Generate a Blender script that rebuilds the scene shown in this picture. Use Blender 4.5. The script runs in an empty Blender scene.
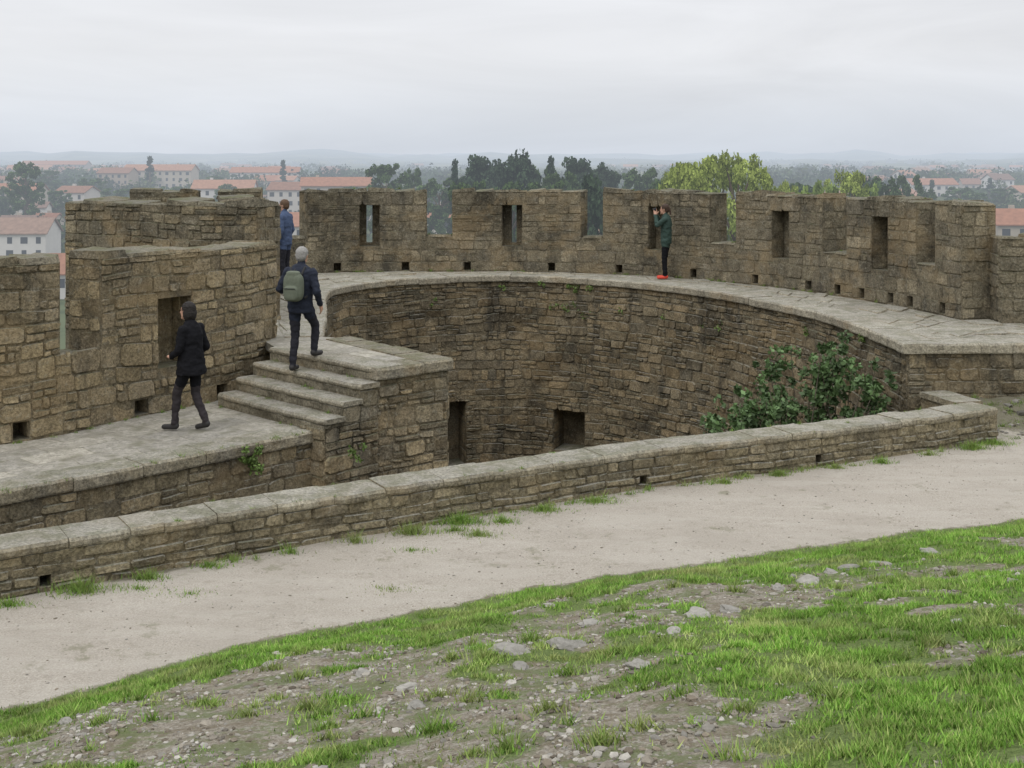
import bpy, math, random
import numpy as np
from mathutils import Vector, noise, Matrix
from math import radians, sin, cos, pi
random.seed(7); np.random.seed(7)
R=random.Random(11)
scene=bpy.context.scene
def lerp(a,b,t): return a+(b-a)*t
def sst(a,b,x):
    t=min(1,max(0,(x-a)/(b-a))); return t*t*(3-2*t)
def nz(x,y,z=0): return noise.noise(Vector((x,y,z)))

# ------------------------------------------------------------ materials
def newmat(name):
    m=bpy.data.materials.new(name); m.use_nodes=True
    nt=m.node_tree; nt.nodes.clear()
    out=nt.nodes.new('ShaderNodeOutputMaterial')
    b=nt.nodes.new('ShaderNodeBsdfPrincipled')
    b.inputs['Roughness'].default_value=.9
    b.inputs['Specular IOR Level'].default_value=.15
    nt.links.new(b.outputs[0],out.inputs[0])
    return m,nt,b,out
class N:
    def __init__(s,nt):
        s.nt=nt; s.pos=nt.nodes.new('ShaderNodeNewGeometry')
    def noise(s,scale,detail=5,rough=.6,vec=None,dist=0):
        n=s.nt.nodes.new('ShaderNodeTexNoise'); n.inputs['Scale'].default_value=scale
        n.inputs['Detail'].default_value=detail; n.inputs['Roughness'].default_value=rough
        n.inputs['Distortion'].default_value=dist
        s.nt.links.new(vec or s.pos.outputs['Position'],n.inputs['Vector']); return n.outputs['Fac']
    def vmul(s,v):
        n=s.nt.nodes.new('ShaderNodeVectorMath'); n.operation='MULTIPLY'
        s.nt.links.new(s.pos.outputs['Position'],n.inputs[0]); n.inputs[1].default_value=v
        return n.outputs[0]
    def ramp(s,fac,a,b):
        n=s.nt.nodes.new('ShaderNodeMapRange'); n.inputs[1].default_value=a; n.inputs[2].default_value=b
        n.interpolation_type='SMOOTHSTEP'
        s.nt.links.new(fac,n.inputs[0]); return n.outputs[0]
    def maprange(s,fac,a,b,c,d):
        n=s.nt.nodes.new('ShaderNodeMapRange')
        for i,v in enumerate((a,b,c,d)): n.inputs[i+1].default_value=v
        s.nt.links.new(fac,n.inputs[0]); return n.outputs[0]
    def mix(s,fac,a,b,mode='MIX'):
        n=s.nt.nodes.new('ShaderNodeMix'); n.data_type='RGBA'; n.blend_type=mode
        for k,v in ((0,fac),(6,a),(7,b)):
            if isinstance(v,(int,float)): n.inputs[k].default_value=v
            elif isinstance(v,tuple): n.inputs[k].default_value=(v[0],v[1],v[2],1)
            else: s.nt.links.new(v,n.inputs[k])
        return n.outputs[2]
    def math(s,op,a,b=None):
        n=s.nt.nodes.new('ShaderNodeMath'); n.operation=op
        for k,v in ((0,a),(1,b)):
            if v is None: continue
            if isinstance(v,(int,float)): n.inputs[k].default_value=v
            else: s.nt.links.new(v,n.inputs[k])
        return n.outputs[0]
    def attr(s,name):
        n=s.nt.nodes.new('ShaderNodeAttribute'); n.attribute_name=name; return n.outputs['Color']
    def sepx(s,c):
        n=s.nt.nodes.new('ShaderNodeSeparateColor'); s.nt.links.new(c,n.inputs[0]); return n.outputs
    def bump(s,h,strength,dist,prev=None):
        n=s.nt.nodes.new('ShaderNodeBump'); n.inputs['Strength'].default_value=strength
        n.inputs['Distance'].default_value=dist
        s.nt.links.new(h,n.inputs['Height'])
        if prev: s.nt.links.new(prev,n.inputs['Normal'])
        return n.outputs[0]
    def upness(s):
        n=s.nt.nodes.new('ShaderNodeSeparateXYZ'); s.nt.links.new(s.pos.outputs['Normal'],n.inputs[0]); return n.outputs[2]
def painted_haze(m,nt,b,out,L=1600.,col=(.62,.685,.775)):  # distance haze painted into the material: pale blue emission grows with range
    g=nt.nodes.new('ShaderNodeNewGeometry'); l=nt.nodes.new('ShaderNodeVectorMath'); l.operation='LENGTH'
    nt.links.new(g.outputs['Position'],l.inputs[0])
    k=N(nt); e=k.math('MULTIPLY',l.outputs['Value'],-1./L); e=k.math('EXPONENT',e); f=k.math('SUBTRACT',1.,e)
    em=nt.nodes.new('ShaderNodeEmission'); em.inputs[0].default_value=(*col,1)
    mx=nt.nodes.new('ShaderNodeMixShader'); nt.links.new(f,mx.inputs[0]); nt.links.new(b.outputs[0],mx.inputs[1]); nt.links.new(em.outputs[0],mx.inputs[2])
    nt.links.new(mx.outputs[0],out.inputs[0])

def stone_mat(name,avg,dark=.5,moss=.6,stain=.5,pale=.35,unify=.45,topc=(.30,.29,.25),tint=(1.06,1.02,.95)):
    m,nt,b,out=newmat(name); k=N(nt)
    c=k.attr('col')
    c=k.mix(k.math('MULTIPLY',k.ramp(k.noise(1.7,4,.65),.35,.6),unify),c,avg)
    fine=k.noise(30,7,.78)
    c=k.mix(1.,c,k.mix(k.ramp(fine,.25,.75),(.40,.40,.40),(1.72,1.68,1.6)),'MULTIPLY')
    blot=k.noise(4.2,7,.78)
    c=k.mix(k.math('MULTIPLY',k.ramp(blot,.49,.60),.55),c,k.mix(1.,c,(.46,.455,.45),'MULTIPLY'))
    big=k.noise(.6,6,.7,None,.5)
    c=k.mix(k.math('MULTIPLY',k.ramp(big,.46,.62),dark),c,k.mix(1.,c,(.38,.38,.39),'MULTIPLY'))
    st=k.noise(1.,6,.72,k.vmul((2.4,2.4,.5)))
    c=k.mix(k.math('MULTIPLY',k.ramp(st,.52,.66),stain),c,(.045,.044,.039))
    warm=k.noise(.9,5,.65,k.vmul((1,1,1.4)),.4)
    c=k.mix(k.math('MULTIPLY',k.ramp(warm,.48,.66),.42),c,k.mix(fine,(.18,.13,.07),(.42,.33,.20)))
    lic=k.noise(11,7,.8)
    c=k.mix(k.math('MULTIPLY',k.ramp(lic,.54,.64),pale),c,(.38,.37,.31))
    c=k.mix(1.,c,tint,'MULTIPLY')
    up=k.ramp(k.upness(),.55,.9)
    mo=k.ramp(k.noise(3.3,7,.75),.45,.57)
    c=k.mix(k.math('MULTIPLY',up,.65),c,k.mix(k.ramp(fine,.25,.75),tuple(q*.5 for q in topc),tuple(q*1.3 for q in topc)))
    c=k.mix(k.math('MULTIPLY',k.math('MULTIPLY',up,mo),moss),c,(.105,.11,.045))
    nt.links.new(c,b.inputs['Base Color'])
    n1=k.bump(k.noise(60,5,.75),.9,.012); n2=k.bump(k.noise(11,6,.7),1.,.05,n1)
    nt.links.new(n2,b.inputs['Normal'])
    b.inputs['Roughness'].default_value=1
    return m
M_TOWER=stone_mat('tower_stone',(.16,.148,.115),.8,.6,.55,.38,.72,(.19,.182,.15))
M_PIT=stone_mat('pit_stone',(.19,.165,.118),.85,.5,.62,.3,.6)
M_LEFT=stone_mat('ochre_stone',(.275,.235,.158),.55,.5,.45,.42,.5,(.22,.21,.17))
M_LOW=stone_mat('low_wall_stone',(.235,.212,.15),.4,.42,.35,.48,.62,(.38,.37,.325))
M_STEP=stone_mat('step_stone',(.32,.305,.255),.3,.38,.22,.45,.62,(.40,.385,.34))
def paving_mat():
    m,nt,b,out=newmat('paving'); k=N(nt)
    rot=nt.nodes.new('ShaderNodeVectorRotate'); rot.inputs['Angle'].default_value=radians(-48); nt.links.new(k.pos.outputs['Position'],rot.inputs['Vector'])
    nd=nt.nodes.new('ShaderNodeTexNoise'); nd.inputs['Scale'].default_value=2.2
    nt.links.new(k.pos.outputs['Position'],nd.inputs['Vector'])
    ad=nt.nodes.new('ShaderNodeMix'); ad.data_type='VECTOR'; ad.inputs[0].default_value=.16
    nt.links.new(rot.outputs[0],ad.inputs[4]); nt.links.new(nd.outputs['Color'],ad.inputs[5])
    br=nt.nodes.new('ShaderNodeTexBrick'); br.inputs['Scale'].default_value=1.0; br.inputs['Mortar Size'].default_value=.010; br.inputs['Brick Width'].default_value=.62; br.inputs['Row Height'].default_value=.36; br.inputs['Mortar Smooth'].default_value=.5
    br.inputs['Color1'].default_value=(.72,.72,.72,1); br.inputs['Color2'].default_value=(1.15,1.13,1.08,1); br.inputs['Mortar'].default_value=(.55,.53,.45,1)
    nt.links.new(ad.outputs[1],br.inputs['Vector'])
    c=k.mix(k.ramp(k.noise(16,8,.78),.25,.75),(.165,.155,.13),(.50,.475,.415))
    c=k.mix(.7,c,k.mix(1.,c,br.outputs['Color'],'MULTIPLY'))
    c=k.mix(k.ramp(k.noise(1.3,6,.7),.48,.66),c,k.mix(.6,c,(.21,.195,.155)))
    c=k.mix(k.math('MULTIPLY',k.ramp(k.noise(4,8,.78),.52,.62),.65),c,(.12,.118,.07))
    nt.links.new(c,b.inputs['Base Color'])
    n1=k.bump(k.noise(40,6,.7),.8,.012); n2=k.bump(br.outputs['Fac'],-.6,.02,n1); n3=k.bump(k.noise(6,6,.7),.8,.04,n2); nt.links.new(n3,b.inputs['Normal'])
    return m
M_PAVE=paving_mat()
def attr_mat(name,rough=.85,noi=.3,scale=20,spec=.2,hz=False,bumpd=0):
    m,nt,b,out=newmat(name); k=N(nt)
    c=k.attr('col'); f=k.noise(scale,4,.6)
    c=k.mix(1.,c,k.mix(f,(1-noi,)*3,(1+noi,)*3),'MULTIPLY')
    nt.links.new(c,b.inputs['Base Color']); b.inputs['Roughness'].default_value=rough
    b.inputs['Specular IOR Level'].default_value=spec
    if bumpd: nt.links.new(k.bump(k.noise(scale*2,5,.65),.7,bumpd),b.inputs['Normal'])
    if hz: painted_haze(m,nt,b,out)
    return m
M_GRASS=attr_mat('grass_blades',.8,.2,3,.1)
M_LEAF=attr_mat('leaf',.6,.15,3,.3)
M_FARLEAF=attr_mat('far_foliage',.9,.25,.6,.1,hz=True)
M_ROCK=attr_mat('rock',.95,.45,30,.1,bumpd=.01)
def plain(name,col,rough=.85,noi=.2,scale=30,spec=.2,hz=False,bumpd=0.,metal=0):
    m,nt,b,out=newmat(name); k=N(nt)
    c=k.mix(k.noise(scale,4,.6),tuple(x*(1-noi) for x in col),tuple(x*(1+noi) for x in col))
    nt.links.new(c,b.inputs['Base Color']); b.inputs['Roughness'].default_value=rough
    b.inputs['Specular IOR Level'].default_value=spec; b.inputs['Metallic'].default_value=metal
    if bumpd: nt.links.new(k.bump(k.noise(scale,4,.6),.6,bumpd),b.inputs['Normal'])
    if hz: painted_haze(m,nt,b,out)
    return m

# ------------------------------------------------------------ mesh helpers
def link(o,parent=None):
    scene.collection.objects.link(o)
    if parent: o.parent=parent
    return o
class MB:
    def __init__(s): s.v=[]; s.f=[]; s.c=[]
    def add(s,vs,fs,col):
        n=len(s.v); s.v+=[tuple(x) for x in vs]; s.f+=[tuple(i+n for i in f) for f in fs]; s.c+=[(col[0],col[1],col[2],1)]*len(vs)
    def obj(s,name,mat,parent=None,smooth=False):
        me=bpy.data.meshes.new(name); me.from_pydata(s.v,[],s.f)
        a=me.color_attributes.new('col','FLOAT_COLOR','POINT'); a.data.foreach_set('color',np.array(s.c,dtype=np.float32).ravel())
        me.materials.append(mat)
        if smooth: me.polygons.foreach_set('use_smooth',[True]*len(me.polygons))
        me.update(); return link(bpy.data.objects.new(name,me),parent)
def npmesh(name,V,F,C,mat,parent=None):
    me=bpy.data.meshes.new(name); V=np.asarray(V,dtype=np.float32); F=np.asarray(F,dtype=np.int32); k=F.shape[1]
    me.vertices.add(len(V)); me.vertices.foreach_set('co',V.ravel())
    me.loops.add(F.size); me.loops.foreach_set('vertex_index',F.ravel())
    me.polygons.add(len(F)); me.polygons.foreach_set('loop_start',np.arange(0,F.size,k,dtype=np.int32))
    me.update(calc_edges=True); me.validate()
    a=me.color_attributes.new('col','FLOAT_COLOR','POINT'); C=np.asarray(C,dtype=np.float32)
    a.data.foreach_set('color',np.hstack([C,np.ones((len(C),1),dtype=np.float32)]).ravel())
    me.materials.append(mat)
    return me if parent=='mesh' else link(bpy.data.objects.new(name,me),parent)
BF=[(0,1,2,3),(7,6,5,4),(0,4,5,1),(1,5,6,2),(2,6,7,3),(3,7,4,0)]
class Path:
    def __init__(s,pts,smooth=True):
        P=[Vector(p) for p in pts]; D=[]
        if smooth and len(P)>2:
            E=[2*P[0]-P[1]]+P+[2*P[-1]-P[-2]]
            for i in range(1,len(E)-2):
                a,b,c,d=E[i-1:i+3]
                for j in range(16):
                    t=j/16.; D.append(.5*((2*b)+(c-a)*t+(2*a-5*b+4*c-d)*t*t+(3*b-a-3*c+d)*t**3))
            D.append(P[-1])
        else: D=P
        s.D=np.array([(d.x,d.y) for d in D]); seg=np.diff(s.D,axis=0); L=np.hypot(seg[:,0],seg[:,1])
        s.S=np.concatenate([[0],np.cumsum(L)]); s.L=s.S[-1]
        T=seg/L[:,None]; Tv=np.vstack([T[:1],(T[1:]+T[:-1])/2,T[-1:]]); Tv/=np.hypot(Tv[:,0],Tv[:,1])[:,None]
        s.T=Tv
    def __call__(s,u,o=0,z=0):
        uu=min(max(u,0),s.L)
        x=np.interp(uu,s.S,s.D[:,0]); y=np.interp(uu,s.S,s.D[:,1]); tx=np.interp(uu,s.S,s.T[:,0]); ty=np.interp(uu,s.S,s.T[:,1])
        l=math.hypot(tx,ty); tx/=l; ty/=l; e=u-uu
        return (x+tx*e-ty*o, y+ty*e+tx*o, z)
    def at(s,x=None,y=None,lo=0,hi=1e9):
        best=None
        for i in range(600):
            u=s.L*i/599.
            if u<lo or u>hi: continue
            p=s(u); d=abs(p[0]-x) if x is not None else abs(p[1]-y)
            if best is None or d<best[0]: best=(d,u)
        return best[1]
PAL_T=[(.195,.178,.136),(.165,.152,.123),(.23,.208,.16),(.132,.124,.103),(.25,.226,.172),(.18,.163,.128)]
PAL_L=[(.30,.255,.172),(.255,.215,.15),(.34,.29,.198),(.205,.178,.132),(.285,.25,.187),(.235,.205,.152)]
PAL_W=[(.245,.22,.157),(.215,.193,.143),(.275,.245,.178),(.188,.172,.134),(.295,.265,.192)]
PAL_C=[(.345,.33,.285),(.315,.30,.255),(.365,.35,.30),(.285,.27,.23)]
PAL_D=[(.195,.188,.155),(.155,.148,.12),(.235,.224,.185)]
def stone(M,fn,ua,ub,va,vb,prot,pal,gap=.012,bev=.012,jit=.011,w0=-.01):
    c=R.choice(pal); k=R.uniform(.76,1.25); c=tuple(x*k for x in c)
    j=lambda q=1.: R.uniform(-jit,jit)*q
    g=gap/2; w=prot*R.uniform(.1,1.2); t=R.uniform(-.4,.4)*prot; t2=R.uniform(-.35,.35)*prot
    W_=ub-ua; H_=vb-va; mu=(ua+ub)/2; mv=(va+vb)/2
    ch=[min(W_,H_)*R.uniform(.03,.26) for _ in range(4)]
    a0,a1,b0,b1=ua+g,ub-g,va+g,vb-g
    cs=[(a0+ch[0],b0+j()),(a1-ch[1],b0+j()),(a1+j(),b0+ch[1]*.8),(a1+j(),b1-ch[2]*.8),(a1-ch[2],b1+j()),(a0+ch[3],b1+j()),(a0+j(),b1-ch[3]*.8),(a0+j(),b0+ch[0]*.8)]
    vs=[fn(u,v,w0) for u,v in cs]
    du=min(bev,W_*.22)/(W_/2); dv=min(bev,H_*.22)/(H_/2)
    for u,v in cs:
        uu=mu+(u-mu)*(1-du); vv=mv+(v-mv)*(1-dv)
        vs.append(fn(uu,vv,w+t*(vv-mv)/H_*2+t2*(uu-mu)/W_*2+R.uniform(-.16,.16)*prot))
    cn=fn(mu+j(3),mv+j(2),w+abs(prot)*R.uniform(-.15,.25)); vs.append(cn)
    M.add(vs,[(8+i,8+(i+1)%8,16) for i in range(8)]+[(i,(i+1)%8,8+(i+1)%8,8+i) for i in range(8)],c)
def row(M,fn,u0,u1,v0,v1,sw,prot,pal,split=0,**kw):
    L=u1-u0
    if L<=.02: return
    u=u0
    while u<u1-1e-4:
        w=R.uniform(*sw)
        if u1-u-w<sw[0]*.6: w=u1-u
        if w>sw[1]*1.35: w=w/2
        if split and v1-v0>.13 and R.random()<split:
            m=lerp(v0,v1,R.uniform(.35,.65)); q=u+w*R.uniform(.35,.65)
            if R.random()<.5:
                stone(M,fn,u,u+w,v0,m,prot,pal,**kw); stone(M,fn,u,q,m,v1,prot,pal,**kw); stone(M,fn,q,u+w,m,v1,prot,pal,**kw)
            else:
                stone(M,fn,u,u+w,m,v1,prot,pal,**kw); stone(M,fn,u,q,v0,m,prot,pal,**kw); stone(M,fn,q,u+w,v0,m,prot,pal,**kw)
        else: stone(M,fn,u,u+w,v0,v1,prot,pal,**kw)
        u+=w
def courses(z0,z1,hr):
    z=z0; out=[]
    while z<z1-1e-4:
        h=R.uniform(*hr)
        if z1-z-h<hr[0]*.6: h=z1-z
        out.append((z,z+h)); z+=h
    return out
def patch(M,fn,u0,u1,v0,v1,hr,sw,prot,pal,**kw):
    for a,b in courses(v0,v1,hr): row(M,fn,u0,u1,a,b,sw,prot,pal,**kw)
def free(u0,u1,bl):
    out=[];u=u0
    for a,b in sorted(bl):
        if b<=u or a>=u1: continue
        if a>u: out.append((u,a))
        u=max(u,b)
    if u<u1: out.append((u,u1))
    return out
def wall(M,P,s0,s1,z0,z1,th,holes=(),zs=None,hr=(.15,.25),sw=(.2,.5),pal=PAL_T,mort=(.155,.14,.108),prot=.02,cap=.07,ends='ab',step=.45,cappal=PAL_C,capw=(.35,.8),over=.025,split=.12,wav=.03,capjit=.012):
    zs=z0 if zs is None else zs
    ss={s0,s1}; n=max(1,int((s1-s0)/step))
    for i in range(n+1): ss.add(s0+(s1-s0)*i/n)
    zz={z0,z1}
    for h in holes:
        for q in h[:2]:
            if s0<q<s1: ss.add(q)
        for q in h[2:4]:
            if z0<q<z1: zz.add(q)
    ss=sorted(ss); zz=sorted(zz)
    for a,b in zip(ss,ss[1:]):
        if b-a<1e-5: continue
        for c,d in zip(zz,zz[1:]):
            ms=(a+b)/2; mz=(c+d)/2; dep=0
            for h in holes:
                if h[0]<ms<h[1] and h[2]<mz<h[3]: dep=max(dep,h[4])
            if dep>=th: continue
            M.add([P(a,dep,c),P(b,dep,c),P(b,dep,d),P(a,dep,d),P(a,th,c),P(b,th,c),P(b,th,d),P(a,th,d)],BF,mort)
    sd=R.uniform(0,90)
    def ff(u,v,w):
        e=min(1,max(0,(z1-v)/.2))
        e2=sst(0,.15,u-s0)*sst(0,.15,s1-u)
        u2=u+.02*nz(u*3,v*3,sd)*e2
        return P(u2,-w,v+wav*e*(nz(u*.7,v*.9,sd)+.5*nz(u*2.3,v*2,sd)))
    for a,b in courses(zs,z1,hr):
        bl=[]
        for h in holes:
            ov=min(b,h[3])-max(a,h[2])
            if ov>.35*(b-a): bl.append((h[0],h[1]))
        for u0,u1 in free(s0,s1,bl): row(M,ff,u0,u1,a,b,sw,prot,pal,split=split)
    for h in holes:
        if h[4]>.2 and h[1]-h[0]>.15:
            d=min(h[4],th)
            patch(M,lambda u,v,w,q=h[0]:P(q+w-.004,u,v),0.02,d-.02,h[2],min(h[3],z1),hr,(.2,.4),.014,pal)
            patch(M,lambda u,v,w,q=h[1]:P(q-w+.004,u,v),0.02,d-.02,h[2],min(h[3],z1),hr,(.2,.4),.014,pal)
    if 'a' in ends: patch(M,lambda u,v,w:P(s0-w,u,v),0,th,max(zs,z0),z1,hr,(.2,.42),prot,pal)
    if 'b' in ends: patch(M,lambda u,v,w:P(s1+w,u,v),0,th,max(zs,z0),z1,hr,(.2,.42),prot,pal)
    if cap:
        bl=[(h[0],h[1]) for h in holes if h[3]>=z1-.001]
        fc_=lambda u,v,w:P(u,v+.02*nz(u*2,v,sd),z1+w+(.018*nz(u*1.1,v*2,sd)+.016*nz(u*4,v*4,sd) if w>0 else 0))
        for u0,u1 in free(s0,s1,bl):
            row(M,fc_,u0-over,u1+over,-over,th+over,capw,cap,cappal,bev=.02,jit=capjit,gap=.008)
        for h in holes:
            if h[3]>=z1-.001 and h[1]-h[0]>.1:
                row(M,lambda u,v,w:P(u,v,h[2]+w),max(h[0],s0)+.02,min(h[1],s1)-.02,-over,th+over,capw,.04,cappal,bev=.02,jit=.005)
def slabs(M,P,u0,u1,v0,v1,zt,th,sw,pal,gap=.008,jit=.008,zj=.01):
    u=u0; sd=R.uniform(0,99)
    while u<u1-1e-4:
        w=R.uniform(*sw)
        if u1-u-w<sw[0]*.6: w=u1-u
        c=R.choice(pal); k=R.uniform(.82,1.15); c=tuple(q*k for q in c)
        n=max(2,int(w/.11)); z=zt+R.uniform(-zj,zj); a=u+gap/2; b=u+w-gap/2; dv=R.uniform(-jit,jit)
        vs=[]
        for i in range(n+1):
            uu=lerp(a,b,i/n); e=.018*nz(uu*5,1,sd)+.012*nz(uu*16,2,sd)-(.016 if i in(0,n) else 0)
            f=v0+dv-e; zz=z+.010*nz(uu*7,5,sd)
            vs+=[P(uu,f+.008,z-th),P(uu,f,z-th+.02),P(uu,f,zz-.028),P(uu,f+.026,zz),P(uu,v1,zz+.004*nz(uu*9,8,sd)),P(uu,v1,z-th)]
        fs=[]
        for i in range(n):
            for q in range(6): fs.append((i*6+q,i*6+(q+1)%6,(i+1)*6+(q+1)%6,(i+1)*6+q))
        fs.append(tuple(range(6))); fs.append(tuple(n*6+q for q in range(6)))
        M.add(vs,fs,c); u+=w

# ------------------------------------------------------------ tower
F=Path([(-4.2,20.9),(-5.2,24),(-5.85,27.2),(-5.5,28.75),(-4.6,29.4),(-2.77,29.7),(-.3,29.7),(2.14,29.2),(4.34,27.7),(6.1,25.4),(7.31,22.6),(8.0,19.64)])
G=Path([(-3.05,18.75),(-3.4,21.5),(-3.85,24.5),(-3.75,26.2),(-2.59,27.75),(-.29,28.65),(2.03,27.8),(4.01,25.6),(5.39,22.45),(5.78,20.4),(5.94,18.05)])
fx=lambda x: F.at(x=x,lo=9.5)
fy=lambda y: F.at(y=y,lo=14)
TH=.65; ZM=1.97
c1=F.at(x=-5.0,lo=8.4,hi=12)
holes=[(F.at(y=24.6,hi=6),c1,.85,ZM,TH)]
for a,b in ((fx(-2.15),fx(-1.46)),(fx(1.67),fx(2.19)),(fy(27.5),fy(26.94)),(fy(24.8),fy(24.14)),(fy(22.15),fy(21.56))):
    holes.append((a,b,.85,ZM,TH))
for c in (fx(-3.5),fx(0.02),fx(3.45),fy(25.9),fy(23.2)):
    holes.append((c-.25,c+.25,.62,1.72,.38)); holes.append((c-.07,c+.07,.68,1.66,TH))
for c in (fx(-4.3),fx(-2.65),fx(-1.1),fx(.95),fx(2.6),fx(4.2),fy(26.5),fy(25.2),fy(24.4),fy(23.7),fy(22.9),fy(22.3),fy(21.3)):
    holes.append((c-.09,c+.09,.02,.22,.35))
T=MB()
SE=fy(20.75)
wall(T,F,0,SE,-.1,ZM,TH,holes,pal=PAL_T,zs=0,cappal=PAL_D,cap=.07,capw=(.3,.7),hr=(.16,.30),sw=(.2,.58),prot=.016,split=.22)
n=int(SE/.5)
for i in range(n):
    a=SE*i/n;b=SE*(i+1)/n
    T.add([F(a,.02,-19),F(b,.02,-19),F(b,.02,-.1),F(a,.02,-.1),F(a,TH+.02,-19),F(b,TH+.02,-19),F(b,TH+.02,-.1),F(a,TH+.02,-.1)],BF,(.2,.18,.13))
T.obj('tower_parapet',M_TOWER)

Wk=MB()
GL=G.L
ph=[(G.at(x=-1.6,lo=7.5,hi=16)-.02,G.at(x=-1.1,lo=7.5,hi=16),-4.5,-2.95,.7),
    (G.at(x=.98,lo=7.5,hi=16),G.at(x=1.7,lo=7.5,hi=16),-4.1,-3.1,.7),
    (G.at(y=26.3,lo=13),G.at(y=25.7,lo=13),-4.0,-3.35,.6)]
for x in (-2.2,-.2,2.3): 
    q=G.at(x=x,lo=7.5,hi=15); ph.append((q-.06,q+.06,-1.62,-1.5,.25))
wall(Wk,G,0,GL,-5.2,-.14,.8,ph,pal=[(.205,.18,.13),(.175,.155,.118),(.245,.21,.148),(.138,.128,.102),(.275,.23,.155),(.21,.172,.115)],cap=0,ends='b',hr=(.11,.27),sw=(.13,.52),prot=.036,split=.38,wav=.06)
Wk.obj('tower_inner_wall',M_PIT)
Ws=MB()
slabs(Ws,G,0.0,GL+.1,-.09,.5,0.0,.15,(.5,1.1),PAL_C)
def rul(u,v,w):
    a=Vector(G(u,.49,0)); fr=u/GL
    b=Vector(F(lerp(0.3,F.L,fr),-.02,0)); p=a.lerp(b,v); return (p.x,p.y,-.03+w)
nn=60
for i in range(nn):
    a=GL*i/nn;b=GL*(i+1)/nn
    Ws.add([rul(a,-.05,.012),rul(b,-.05,.012),rul(b,1.1,.012),rul(a,1.1,.012)],[(0,1,2,3)],(.2,.185,.15))
for a,b in ((0,.34),(.34,.68),(.68,1.0)):
    row(Ws,rul,0,GL-.1,a,b,(.35,.8),.03,PAL_C,jit=.008,gap=.012)
Q=Path([(5.94,18.0),(13.5,18.3)],False)
slabs(Ws,Q,.02,7.5,-.06,.5,0.0,.15,(.6,1.2),PAL_C)
for a,b in ((.5,.95),(.95,1.5),(1.5,2.0),(2.0,2.6)):
    row(Ws,lambda u,v,w:Q(u,v,-.033+w),max(0.5,(b-.5)*.9),7.5,a,b,(.4,.9),.03,PAL_C,jit=.006,gap=.012)
Ws.add([Q(.3,.3,-.026),Q(7.5,.3,-.026),Q(7.5,3.2,-.026),Q(1.5,3.2,-.026)],[(0,1,2,3)],(.2,.185,.15))
Ws.obj('wall_walk_paving',M_STEP)
Qe=MB()
wall(Qe,Q,0.0,7.5,-5,-.14,.5,zs=-1.6,pal=PAL_T+PAL_L[:2],cap=0,ends='a',split=.3); Qe.obj('wall_walk_end_wall',M_PIT)
RW=MB(); Pr=Path([(8.25,20.35),(14,19.7)],False)
wall(RW,Pr,.0,5.6,-.1,1.42,.6,zs=0,pal=PAL_T,cap=.07,cappal=PAL_D); RW.obj('rampart_wall',M_TOWER)
TB=MB(); Pt=Path([(-9.0,22.6),(-8.0,22),(-5.4,20.65),(-4.28,20.15)])
wall(TB,Pt,.9,Pt.L,-4,1.97,.66,zs=-2,pal=PAL_L[1:4]+PAL_T,cap=.08,cappal=PAL_D,hr=(.13,.27),split=.3,prot=.025); TB.obj('tower_flank_wall',M_TOWER)
OB=MB(); Po=Path([(-9.3,29.2),(-6.2,29.6)],False)
wall(OB,Po,0,Po.L,-6,1.97,.6,zs=0,pal=PAL_T,cap=.08,cappal=PAL_D,holes=[(1.6,2.1,.9,1.97,.6)]); OB.obj('outer_flank_parapet',M_TOWER)
# ------------------------------------------------------------ left parapet
K=Path([(-10.5,11.7),(-8.3,13.2),(-6.6,14.4),(-5.78,15.05),(-5.25,15.95),(-4.5,17.0),(-3.9,17.9),(-3.66,18.9),(-3.75,20.0)])
ky=lambda y:K.at(y=y)
LB=MB()
kh=[(ky(15.15),ky(15.72),.22,1.46,.6),(ky(16.5),ky(16.95),-.12,.84,.42),(ky(14.8)-.1,ky(14.8)+.1,-.7,-.48,.4),
    (ky(16.3)-.13,ky(16.3)+.09,-.7,-.5,.4),(ky(17.4)-.09,ky(17.4)+.11,-.7,-.5,.4),(ky(13.6)-.2,ky(13.6)+.25,-.1,.9,.4)]
wall(LB,K,0,ky(18.7),-.75,1.46,.6,kh,zs=-.72,pal=PAL_L,cap=.08,cappal=[(.22,.208,.17),(.185,.175,.14),(.25,.238,.2)],hr=(.13,.30),sw=(.16,.52),prot=.026,split=.38,wav=.05)
for i in range(30):
    a=K.L*i/30.;b=K.L*(i+1)/30.
    LB.add([K(a,.02,-19),K(b,.02,-19),K(b,.02,-.75),K(a,.02,-.75),K(a,.62,-19),K(b,.62,-19),K(b,.62,-.75),K(a,.62,-.75)],BF,(.2,.18,.13))
LB.obj('rampart_parapet',M_LEFT)
E=Path([(-8.2,9.4),(-5.38,12.55),(-2.55,15.42)],False)
def poly(name,pts,z,mat,skirt=.0):
    vs=[(x,y,z) for x,y in pts]; fs=[tuple(range(len(pts)))]
    if skirt:
        n=len(pts); vs+=[(x,y,z-skirt) for x,y in pts]; fs+=[(i,(i+1)%n,(i+1)%n+n,i+n) for i in range(n)]
    me=bpy.data.meshes.new(name); me.from_pydata(vs,[],fs); me.materials.append(mat); return link(bpy.data.objects.new(name,me))
poly('lower_walk_paving',[(-8.2,9.45),(-5.38,12.6),(-2.5,15.45),(-2.3,15.4),(-3.0,17.5),(-4.0,18.6),(-4.6,17.3),(-5.6,15.7),(-6.7,14.7),(-11,11.8)],-.725,M_PAVE)
EW=MB()
wall(EW,E,0,E.L,-4,-.87,.5,zs=-2.6,pal=PAL_L+PAL_W,cap=0,ends='b',split=.25,hr=(.13,.28))
slabs(EW,E,0,E.L,-.07,.42,-.715,.15,(.5,1.0),PAL_C)
EW.obj('lower_walk_wall',M_LOW)
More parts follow.
